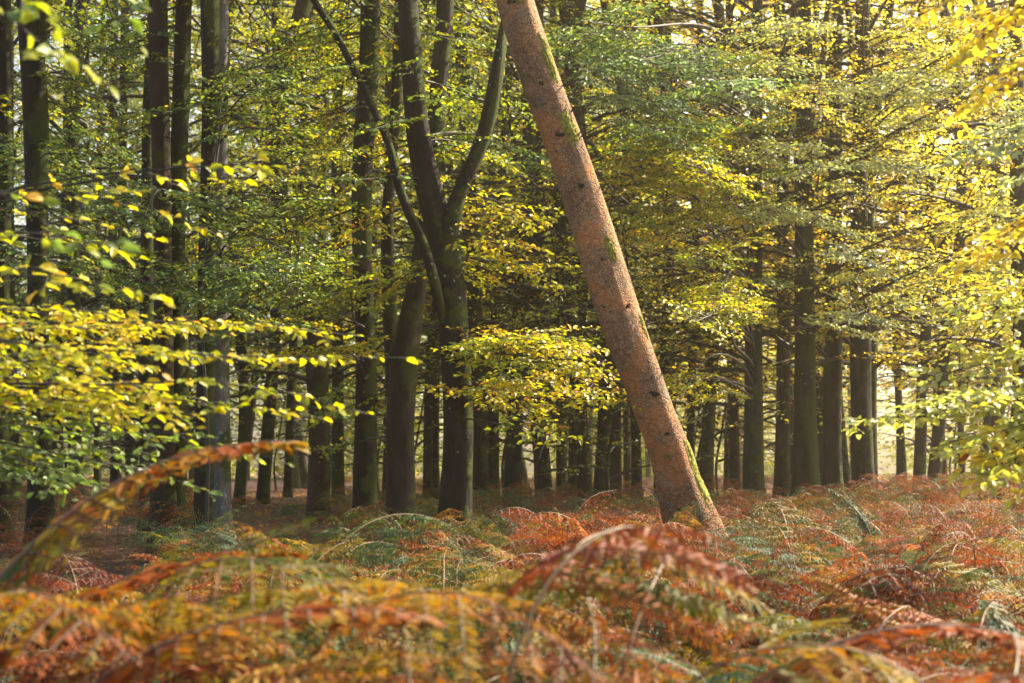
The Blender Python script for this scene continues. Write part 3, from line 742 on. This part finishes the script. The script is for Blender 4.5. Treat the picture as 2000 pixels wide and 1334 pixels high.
for q in range(52):
    D = rng.uniform(24, 60); px = rng.uniform(0, 2000)
    if 1640 < px < 1790 or 430 < px < 700 and D < 40: continue
    x = (px - 1000) / F * D; root = link('beech_sapling', None, loc=(x, D, float(gz(x, D))))
    bias = rng.uniform(.12, .36) if px < 900 else rng.uniform(.35, .68)
    cr = CR_UND[rng.integers(3)]; put_crown(root, cr, bias, rng.uniform(0, 6.28), rng.uniform(.7, 1.3))
    o = link('stem', TR[4], root); o.scale = (.3, .3, .28)
    und.append((root, px, D, bias))

# labels of the background trees: between which landmarks, how far, which one
marks = [(0, 'between the left edge and the nearly black trunk'), (76, 'between the nearly black and the reddish brown trunks'), (318, 'beside the reddish brown trunk'),
         (431, 'between the pale grey trunk and the straight mossy one'), (712, 'between the straight mossy trunk and the forked tree'), (888, 'just right of the forked tree'),
         (1050, 'midway between the forked tree and leaning trunk'), (1200, 'behind the foot of the leaning trunk'), (1345, 'between the leaning and the lone straight trunk'),
         (1472, 'behind the mossy trunk group'), (1704, 'in the bright gap at right'), (1785, 'in the slim cluster right of the gap'), (1900, 'near the right edge')]
cells = {}
ORD = ['leftmost', 'second from left', 'third from left', 'fourth from left', 'fifth from left', 'sixth from left', 'seventh from left', 'eighth from left', 'ninth from left', 'tenth from left', 'eleventh from left', 'twelfth from left', 'thirteenth from left', 'fourteenth from left', 'fifteenth from left', 'sixteenth from left', 'seventeenth from left', 'eighteenth from left']
for q in bgt:
    z_ = [m_[1] for m_ in marks if m_[0] <= max(q[1], 0)][-1]; far = 'distant thin' if q[3] > 55 else ('far slender' if q[3] > 36 else 'middle distance')
    cells.setdefault((z_, far), []).append(q)
for (z_, far), L in cells.items():
    for i, q in enumerate(sorted(L, key=lambda a: a[1])):
        tag(q[0], f'{far} trunk {z_}, {ORD[i]}' if len(L) > 1 else f'only {far} trunk {z_}', 'tree', 'background trees')

cells = {}
for q in und:
    z_ = [m_[1] for m_ in marks if m_[0] <= q[1]][-1]; cells.setdefault((z_, 'yellow' if q[3] > .5 else 'light green' if q[3] > .34 else 'dark green'), []).append(q)
for (z_, cw), L in cells.items():
    for i, q in enumerate(sorted(L, key=lambda a: a[1])):
        tag(q[0], f'{ORD[i].replace(" from left", "")} {cw} sapling {z_}' if len(L) > 1 else f'only {cw} leafy sapling {z_}', 'sapling', 'understorey saplings')

# the far wood: one mass nobody could count
s = Soup(); n_ = 560000
nc = 4800; cx = rng.uniform(-50, 50, nc); cy_ = rng.uniform(88, 118, nc); cz_ = .5 + 42 * rng.random(nc) ** 1.2; cr_ = rng.uniform(1.2, 3.0, nc)
keep = ~((cx / cy_ * F + 1000 > 1680) & (cx / cy_ * F + 1000 < 1770) & (cz_ < 11)) & ~((cz_ < 10) & (np.sin(cx * .9) + np.sin(cx * .37 + 2) > .45))
keep &= ~((cx / cy_ * F + 1000 > 1280) & (cz_ > 12) & (rng.random(nc) < .75))
cx, cy_, cz_, cr_ = cx[keep], cy_[keep], cz_[keep], cr_[keep]
id_ = rng.integers(len(cx), size=n_)
P = np.stack([cx[id_], cy_[id_], cz_[id_]], -1) + rng.normal(0, .55, (n_, 3)) * cr_[id_][:, None] * np.array([1, 1, .55])
leaves(s, P, rng.normal(0, 1, (n_, 3)) * np.array([1, 1, .4]), rng.normal(0, .5, (n_, 3)) + np.array([0, -.3, 1]), rng.uniform(.2, .36, n_),
       .50 + rng.normal(0, .08, n_) + (cr_[id_] - 2.2) * .08, 0)
fw = link('distant_foliage', s.mesh('distant_foliage', LEAF)); tag(fw, 'far golden green mass of woodland leaves behind every trunk', 'foliage', kind='stuff'); fw.color = (.52, 1, 1, 1)

# thin young stems before the grey trunk
ws = Soup(); acc = []; org = at(400, 640, 13.8)
for path in ([(395, 640, 8), (402, 500, 8), (430, 265, 7), (450, 235, 6), (470, 175, 5), (480, 100, 5), (505, 50, 4), (530, 0, 4), (560, -60, 3)],
             [(395, 620, 7), (400, 480, 6), (435, 175, 5), (445, 125, 5), (450, 65, 4), (470, 15, 3), (476, -60, 2)],
             [(480, 125, 4), (550, 85, 3), (580, 60, 2), (640, 10, 2)],
             [(400, 520, 6), (460, 420, 5), (540, 350, 5), (600, 300, 4), (660, 235, 3), (700, 200, 2)],
             [(395, 640, 6), (440, 560, 4), (520, 480, 3), (610, 420, 2)]):
    P = cat(np.array([[*(at(a[0], a[1], 13.8 + .3 * i) - org), a[2] * 11 / F / 2] for i, a in enumerate(path)]), 24)
    tube(ws, P[:, :3], np.abs(P[:, 3]) * .62, 6)
    for q in range(3, 23, 2):
        d = np.array([rng.choice([-1, 1]) * rng.uniform(.3, .7), rng.uniform(-.4, .4), rng.uniform(-.1, .2)])
        branch(ws, acc, P[q, :3], P[q, :3] + d, leaf=.055, gap=.05, step=.16, v0=.36, r0=.004, spread=.35)
g0 = at(395, 640, 13.8) - org; gl = float(gz(org[0], 13.8)) - org[2]
tube(ws, np.array([[0, 0, gl], [.04, 0, gl * .5], g0]), [.022, .018, .014], 8)
o = link('beech_sapling', ws.mesh('stems', TWIG), loc=org); tag(o, 'thin many stemmed sapling in front of the pale grey trunk', 'sapling')
f = link('leaves', finish(acc, 1), o); f.color = (.5, 1, 1, 1)
# withered red brown leaf bunches hanging on it
s = Soup(); n_ = 260; cs = np.array([at(a, b_, 13.9) - org for a, b_ in ((480, 80), (575, 125), (590, 165), (500, 240), (545, 270), (640, 225), (520, 430), (600, 380), (660, 370), (700, 360), (700, 520), (610, 520), (180, 160), (215, 240), (200, 290))])
id_ = rng.integers(len(cs), size=n_); P = cs[id_] + rng.normal(0, .05, (n_, 3)) * np.array([1.6, 1, .9])
leaves(s, P, rng.normal(0, .5, (n_, 3)) - np.array([0, 0, .9]), rng.normal(0, 1, (n_, 3)), rng.uniform(.022, .038, n_), np.full(n_, 1.0) + rng.normal(0, .03, n_), 1)
link('withered_leaves', s.mesh('withered_leaves', LEAF), o).color = (.5, 1, 1, 1)


# ------------------------------------------------------------ ferns
rng = np.random.default_rng(33)


def frond(L, W, n_pin, kind, stipe, arch, curl, detail=1, lean_=.35, wmax=.024):
    """one frond from the origin: stalk up, blade arching towards +x. kind bracken (thrice divided) or ladder (twice)"""
    s = Soup()
    n_ = 22; t = np.linspace(0, 1, n_); tot = stipe + L
    th = R(88) - lean_ * t * 1.2 - arch * np.clip((t * tot - stipe * .7) / L, 0, 1.1) ** 1.2
    dx = np.cos(th) * tot / (n_ - 1); dz = np.sin(th) * tot / (n_ - 1)
    P = np.stack([np.cumsum(dx), np.zeros(n_), np.cumsum(dz)], -1); P[0] = 0
    P[:, 1] = cat(rng.normal(0, .02, (5, 1)), n_)[:, 0] * t
    tube(s, P, .0045 * (1.15 - t), 5 if detail else 3, m=1)
    T = nrm(np.gradient(P, axis=0)); bend = rng.normal(0, .07)
    PP, DD, NN, SS, VV = [], [], [], [], []
    for q in range(n_pin):
        u = (q + .4) / n_pin; f = stipe / tot + (1 - stipe / tot) * u; x = f * (n_ - 1); i = min(int(x), n_ - 2)
        A = P[i] + (P[i + 1] - P[i]) * (x - i); d = T[i]; side0 = np.array([bend, 1, 0]); N = nrm(np.cross(d, side0)); side0 = np.cross(N, d)
        if N[2] < 0: N = -N
        prof = (1 - u) ** .85 + .04 if kind == 'bracken' else math.sin(math.pi * min(1, (u + .22) / 1.22) ** .8) * .95 + .04
        vq = rng.normal(0, .05) + .10 * (u - .5)
        for sg in (1, -1):
            l = W * prof * rng.uniform(.8, 1.12)
            if rng.random() < .03 * (1 + 2 * curl): continue
            dp = nrm(side0 * sg * .88 + d * (.42 if kind == 'bracken' else .22) + rng.normal(0, .06 + .12 * curl, 3) - np.array([0, 0, .15 + .9 * curl * rng.random()]))
            k = max(3, int(l / (.0115 if detail else .028))); tt = (np.arange(k) + .5) / k
            dro = -np.array([0, 0, 1]) * (l * (.12 + .35 * curl) * tt ** 2)[:, None]
            Q = A + dp * (l * tt)[:, None] + dro
            if detail: tube(s, np.stack([A, A + dp * l * .5 - np.array([0, 0, l * (.03 + .09 * curl)]), Q[-1]]), [.0016, .0011, .0005], 3, m=1, cap=False)
            pd = np.cross(N, dp); vp = vq + rng.normal(0, .05)
            wl = (l * .22 if kind == 'bracken' else .035 * W / .09) * (1.08 - tt) ** .6
            if kind == 'bracken': wl = np.minimum(wl, wmax) + .005
            for s2 in (1, -1):
                PP.append(Q); NN.append(N + rng.normal(0, .25 + .5 * curl, (k, 3)))
                DD.append(pd * s2 + dp * .35 + rng.normal(0, .12 + .3 * curl, (k, 3)) - np.array([0, 0, .15 + .8 * curl]))
                SS.append(wl * rng.uniform(.75, 1.15, k)); VV.append(vp + rng.normal(0, .035, k))
    PP, DD, NN, SS, VV = map(np.concatenate, (PP, DD, NN, SS, VV))
    Dn = nrm(DD); Wv = nrm(np.cross(NN, Dn)); k = len(PP); S = SS[:, None]; ww = .135 if kind == 'bracken' else .20
    if detail:
        c1 = PP + Dn * S * .3; c2 = PP + Dn * S * .72
        V = np.stack([PP, c1 + Wv * S * ww, c2 + Wv * S * ww * .8, PP + Dn * S - np.array([0, 0, .12]) * S, c2 - Wv * S * ww * .8, c1 - Wv * S * ww], 1).reshape(-1, 3); nv = 6
        T_ = np.array([(0, 2, 1), (0, 3, 2), (0, 4, 3), (0, 5, 4)])
    else:
        c1 = PP + Dn * S * .45; ww *= 1.7
        V = np.stack([PP, c1 + Wv * S * ww, PP + Dn * S, c1 - Wv * S * ww], 1).reshape(-1, 3); nv = 4
        T_ = np.array([(0, 2, 1), (0, 3, 2)])
    s.add(V, (T_[None] + (np.arange(k) * nv)[:, None, None]).reshape(-1, 3), None, np.repeat(.5 + VV, len(T_)))
    return s


def FM(*a, **k):
    q = frond(*a, **k); me = q.mesh('frond', [FERN, STALK]); FH[me.name] = float(np.concatenate(q.V)[:, 2].max()); return me


FH = {}
BR_FRESH = [FM(.72 * a, .34 * a, 11, 'bracken', .50, rng.uniform(.8, 1.4), .08) for a in (1, .9, 1.1, 1, .95)]
BR_DEAD = [FM(.66 * a, .30 * a, 11, 'bracken', .48, rng.uniform(.9, 1.9), cu) for a, cu in ((1, .5), (.9, .35), (1.1, .45), (1.05, .3), (.95, .6), (.85, .4), (1, .25))]
BR_MID = [FM(.70 * a, .32 * a, 11, 'bracken', .50, rng.uniform(.9, 1.6), .25) for a in (1, .9, 1.1, 1.0)]
BR_BIG = [FM(.46 * a, .31 * a, 9, 'bracken', .66, rng.uniform(.8, 1.5), cu, wmax=.020) for a, cu in ((1, .1), (.9, .25), (1.1, .2), (1.15, .15), (1, .35), (.85, .3))]
BR_SM = [FM(.44 * a, .22 * a, 10, 'bracken', .62, rng.uniform(.9, 1.8), cu) for a, cu in ((1, .15), (.9, .3), (1.1, .4), (1.15, .2), (1, .5), (.85, .5))]
LADDER = [FM(.85 * a, .10 * a, 34, 'ladder', .12, rng.uniform(.9, 1.5), .08) for a in (1, .9, 1.1)]
print('crowns', [len(c[1].polygons) for c in CR_LOW + CR_HI + CR_TOP])
print('fronds', [len(m_.polygons) for m_ in BR_FRESH + LADDER])

plants = []
def plant(x, y, kind, bias, h=1.0, nf=5, rot=None, out=None):
    """kind 0 fresh bracken, 1 half withered, 2 dead, 3 ladder fern; h = crown height of the plant in metres"""
    z = float(gz(x, y))
    root = link(['bracken_plant', 'bracken_plant', 'bracken_plant', 'ladder_fern'][kind], None, loc=(x, y, z))
    V_ = (BR_FRESH, BR_MID, BR_DEAD, LADDER)[kind]; V_ = (BR_BIG if nf < 4 else BR_SM) if y < 5.5 and kind != 3 else V_; a0 = rng.uniform(0, 6.28) if rot is None else rot
    for q in range(nf):
        me = V_[rng.integers(len(V_))]; o = link('frond', me, root)
        s_ = h / FH[me.name] * rng.uniform(.82, 1.08)
        o.scale = (s_, s_ * rng.uniform(.85, 1.1), s_)
        o.rotation_euler = (rng.normal(0, .2), rng.normal(0, .2) + (.12 if kind == 3 else 0), a0 + (q * 6.28 / nf + rng.normal(0, .35)) if rot is None or (kind == 3 and nf > 4) else a0 + rng.normal(0, .5))
        if kind != 3: o.location = (rng.normal(0, .07), rng.normal(0, .07), 0)
        o.color = (float(np.clip(bias + rng.normal(0, .075), 0, 1)), 1, 1, 1)
    plants.append([root, x, y, kind, bias])
    return root


def field_bias(x, y, px):
    """kind and colour of the fern cover, as the photo has it from place to place"""
    r = rng.random(); g_ = math.sin(x * 1.9 + 2 + math.sin(y * .8)) * math.sin(y * 1.1 + x * .6 + 1)
    if g_ > .42 and rng.random() < .7: return (0, rng.uniform(.04, .34)) if rng.random() < .75 else (1, rng.uniform(.38, .55))
    if px < 430:      # dark russet at left with greens
        return (2, rng.uniform(.78, .95)) if r < .5 else ((1, rng.uniform(.5, .75)) if r < .7 else (0, rng.uniform(.1, .25)))
    if px < 1000:
        return (0, rng.uniform(.15, .32)) if r < .44 else ((1, rng.uniform(.34, .60)) if r < .64 else ((2, rng.uniform(.66, .85)) if r < .9 else (3, .12)))
    if px < 1250:
        return (0, rng.uniform(.05, .36)) if r < .38 else ((1, rng.uniform(.45, .7)) if r < .6 else (2, rng.uniform(.7, .85)))
    return (0, rng.uniform(.05, .36)) if r < .26 else ((1, rng.uniform(.5, .72)) if r < .42 else (2, rng.uniform(.70, .86)))


rng = np.random.default_rng(35)
pts = []
def top_h(x, y, px):
    """height of the fern tops above the ground, from the photo's profile"""
    base = np.interp(y, [1.5, 3, 6, 12, 20, 30], [.82, .82, .80, .66, .58, .44])
    if 430 < px < 680 and y > 11: base *= .45
    if px < 300 and 6 < y < 16: base *= .6
    return base


def scatter(ymin, ymax, dens, minsep):
    A = .78 * (ymax ** 2 - ymin ** 2) / 2; n_ = int(A * dens); got = 0
    for _ in range(n_ * 12):
        if got >= n_: break
        y = math.sqrt(rng.uniform(ymin ** 2, ymax ** 2)); x = rng.uniform(-.39, .39) * y
        if any((x - a) ** 2 + (y - b_) ** 2 < minsep ** 2 for a, b_ in pts): continue
        if any(math.hypot(x - t[1][0], y - t[1][1]) < .32 for t in trees + [lean]): continue
        pts.append((x, y)); got += 1
for args in ((2.3, 4.2, 9, .2), (4.2, 8, 5.2, .3), (8, 13, 1.9, .45)): scatter(*args)
for x, y in pts:
    px = x / y * F + 1000; kd, bi = field_bias(x, y, px); h = top_h(x, y, px) * rng.uniform(.85, 1.12)
    if y < 3.6 and rng.random() < (.8 if px > 1050 or px < 400 else .4): kd, bi = (2, rng.uniform(.70, .90)) if px > 1000 or px < 400 or rng.random() < .5 else (1, rng.uniform(.5, .72))
    if kd == 3: h *= .9
    plant(x, y, kd, bi, h, nf=int(rng.integers(4, 7)) if y > 5.5 else int(rng.integers(2, 6)))

# the fronds that stand out in the photo
rng = np.random.default_rng(36)
def hero(px, py, D, kind, bias, az, h=None, nf=1):
    p = at(px, py, D); x, y = p[0], p[1]; h = (p[2] - float(gz(x, y))) * (.78 if kind == 3 else 1)
    return plant(x - .25 * math.cos(az), y - .25 * math.sin(az), kind, bias, h, nf, rot=az)
hero(90, 925, 3.5, 1, .56, -.1, nf=1); hero(40, 1015, 3.2, 1, .62, -.1, nf=1); hero(150, 1060, 3.2, 1, .50, -.2, nf=1); hero(10, 1110, 2.8, 1, .64, 0, nf=1)
hero(390, 1150, 3.6, 1, .46, -.1, nf=1); hero(640, 1150, 3.4, 0, .40, -.2, nf=1); hero(760, 1200, 3.0, 1, .62, -.3, nf=1)
hero(1130, 1120, 3.3, 0, .47, 1.2, nf=2); hero(1210, 1130, 3.1, 0, .50, .3, nf=1); hero(1560, 1215, 2.8, 2, .78, .15, nf=2); hero(1300, 1190, 2.7, 2, .76, .1, nf=1); hero(1830, 1200, 2.8, 2, .74, .1, nf=1)
hero(900, 1160, 4.2, 0, .30, -.1, nf=1); hero(1750, 1160, 3.5, 2, .74, .2, nf=1); hero(1000, 1200, 3.6, 0, .22, .2, nf=2)
hero(1100, 1010, 9.5, 2, .78, 3.0, nf=4); hero(1190, 1005, 9.6, 2, .76, .3, nf=4); hero(1500, 1000, 10, 0, .36, 2.0, nf=3)
hero(1660, 935, 13.5, 3, .30, 2.4, nf=4); hero(1440, 1040, 8, 0, .05, 2.5, nf=3); hero(1690, 1190, 4.2, 3, .02, 1.5, nf=5); hero(800, 1060, 8, 3, .2, 1.5, nf=5)
hero(770, 1060, 8.5, 3, .2, 0, nf=5); hero(590, 975, 19, 0, .15, 0.5, nf=6); hero(700, 1010, 6.5, 0, .2, .6, nf=2)

for px, py, D, bi, az in ((760, 1085, 6, .2, 1.2), (850, 1095, 5.5, .18, 2.2), (940, 1125, 5, .22, .6), (1010, 1180, 4.4, .16, 1.8), (1500, 1065, 7, .05, 2.6), (1400, 1085, 6, .08, .4), (1590, 1180, 4.2, .04, 1.4),
                          (400, 1085, 6, .14, .3), (480, 1100, 5.4, .16, 2.8), (220, 1110, 6, .12, 1.5), (1880, 1150, 5, .10, 2.4), (1150, 1100, 6.4, .12, 1.0), (640, 1040, 8, .12, 1.7)):
    hero(px, py, D, 3, bi, az, nf=5)

# long narrow arching fronds close to the camera, and the cover round the leaning trunk's foot
rng = np.random.default_rng(41)
for px, py, D, bi, az in ((-30, 690, 3.3, .50, .05), (-60, 780, 3.0, .58, -.05), (120, 850, 3.0, .62, .1), (420, 830, 3.6, .36, -.1), (1290, 905, 3.0, .74, .05), (1520, 960, 2.8, .76, .0), (1120, 950, 2.7, .72, -.1)):
    hero(px, py, D, 3, bi, az, nf=1)
for px, py, D, kd, bi, az in ((1300, 1015, 11.7, 2, .78, 3.0), (1345, 1022, 11.5, 1, .55, -1.2), (1390, 1010, 11.7, 0, .10, .2), (1425, 1018, 11.8, 2, .74, .4), (1250, 1012, 11.6, 1, .62, 2.6), (1370, 1035, 11.0, 2, .80, -1.6)):
    hero(px, py, D, kd, bi, az, nf=4)

# everything further back: one mass
s = Soup(); lib = [frond(.7, .27, 11, 'bracken', .4, rng.uniform(1.2, 2.2), .4, detail=0) for _ in range(6)]
lib = [(np.concatenate(q.V), q) for q in lib]
n_ = 0
for _ in range(6500):
    y = math.sqrt(rng.uniform(12.5 ** 2, 50 ** 2)) if rng.random() < .6 else rng.uniform(3, 22); x = rng.uniform(-.40, .40) * y; px = x / y * F + 1000
    if y > 32 and rng.random() < .4: continue
    if any(math.hypot(x - t[1][0], y - t[1][1]) < .22 for t in trees + [lean]): continue
    kd, bi = field_bias(x, y, px); h = top_h(x, y, px) * rng.uniform(.55, 1.1) * (1 if y > 12.5 else .62)
    if y > 26: bi = bi * .6 + .30
    V, q = lib[rng.integers(6)]; V = V / V[:, 2].max(); a = rng.uniform(0, 6.28); ca, sa = math.cos(a), math.sin(a)
    V = V * h; V = np.stack([V[:, 0] * ca - V[:, 1] * sa + x, V[:, 0] * sa + V[:, 1] * ca + y, V[:, 2] + float(gz(x, y))], -1)
    dv = bi - .5 + rng.normal(0, .04); n0 = s.n; s.V.append(V); s.n += len(V)
    for f_, v_, m_ in zip(q.T, q.vt, q.mt): s.T.append(f_ + n0); s.vt.append(v_ + dv); s.mt.append(m_)
    for f_, v_, m_ in zip(q.Q, q.vq, q.mq): s.Q.append(f_ + n0); s.vq.append(v_ + dv); s.mq.append(m_)
fb = link('bracken_cover', s.mesh('bracken_cover', [FERN, STALK])); fb.color = (.5, 1, 1, 1)
tag(fb, 'continuous low cover of russet and green bracken on the woodland floor', 'bracken', kind='stuff')

# leaf litter on the soil
s = Soup(); n_ = 24000; y = np.sqrt(rng.uniform(9, 45 ** 2, n_)); x = rng.uniform(-.4, .4, n_) * y
leaves(s, np.stack([x, y, gz(x, y) + .01], -1), rng.normal(0, 1, (n_, 3)) * np.array([1, 1, .15]), rng.normal(0, .3, (n_, 3)) + np.array([0, 0, 1]), rng.uniform(.05, .09, n_), .93 + rng.normal(0, .06, n_), 0)
ll = link('leaf_litter', s.mesh('leaf_litter', LEAF)); tag(ll, 'fallen brown beech leaves strewn on the soil', 'leaf litter', kind='stuff'); ll.color = (.5, 1, 1, 1)

# labels of the ferns
zones = [(-9999, 'below the yellow boughs at far left'), (220, 'in front of the brown trunk pair'), (420, 'in front of the pale grey trunk'), (560, 'left of the straight mossy trunk'),
         (700, 'in front of the curved brown trunk'), (850, 'in front of the forked tree'), (970, 'between the forked and leaning trees'), (1150, 'left before the leaning trunk'),
         (1300, 'at the foot of the leaning trunk'), (1440, 'before the lone straight trunk'), (1560, 'before the stout mossy trunk'), (1680, 'before the bright gap'), (1800, 'below the glossy green bough'), (1900, 'by the right edge')]
ORDN = ['nearest', 'second nearest', 'third nearest', 'fourth nearest', 'fifth nearest', 'sixth nearest', 'seventh nearest', 'eighth nearest', 'ninth nearest', 'tenth nearest', 'eleventh nearest', 'twelfth nearest']
cells = {}
for q in plants:
    px = q[1] / q[2] * F + 1000; z_ = [a[1] for a in zones if a[0] <= px][-1]; b_ = q[4]
    cw = 'blue green' if b_ < .12 else 'green' if b_ < .28 else 'olive yellow' if b_ < .44 else 'golden' if b_ < .57 else 'orange' if b_ < .69 else 'rust red' if b_ < .84 else 'dark brown'
    kw = 'ladder fern' if q[3] == 3 else ('withered bracken' if q[3] == 2 else 'bracken')
    cells.setdefault((cw, kw, z_), []).append(q)
for (cw, kw, z_), L in cells.items():
    for i, q in enumerate(sorted(L, key=lambda a: a[2])):
        tag(q[0], f'{ORDN[min(i, 11)]} {cw} {kw} {z_}' if len(L) > 1 else f'only {cw} {kw} {z_}', 'fern', 'bracken plants on the woodland floor' if q[3] < 3 else 'ladder ferns')
print('plants', len(plants), 'objects', len(sc.objects))
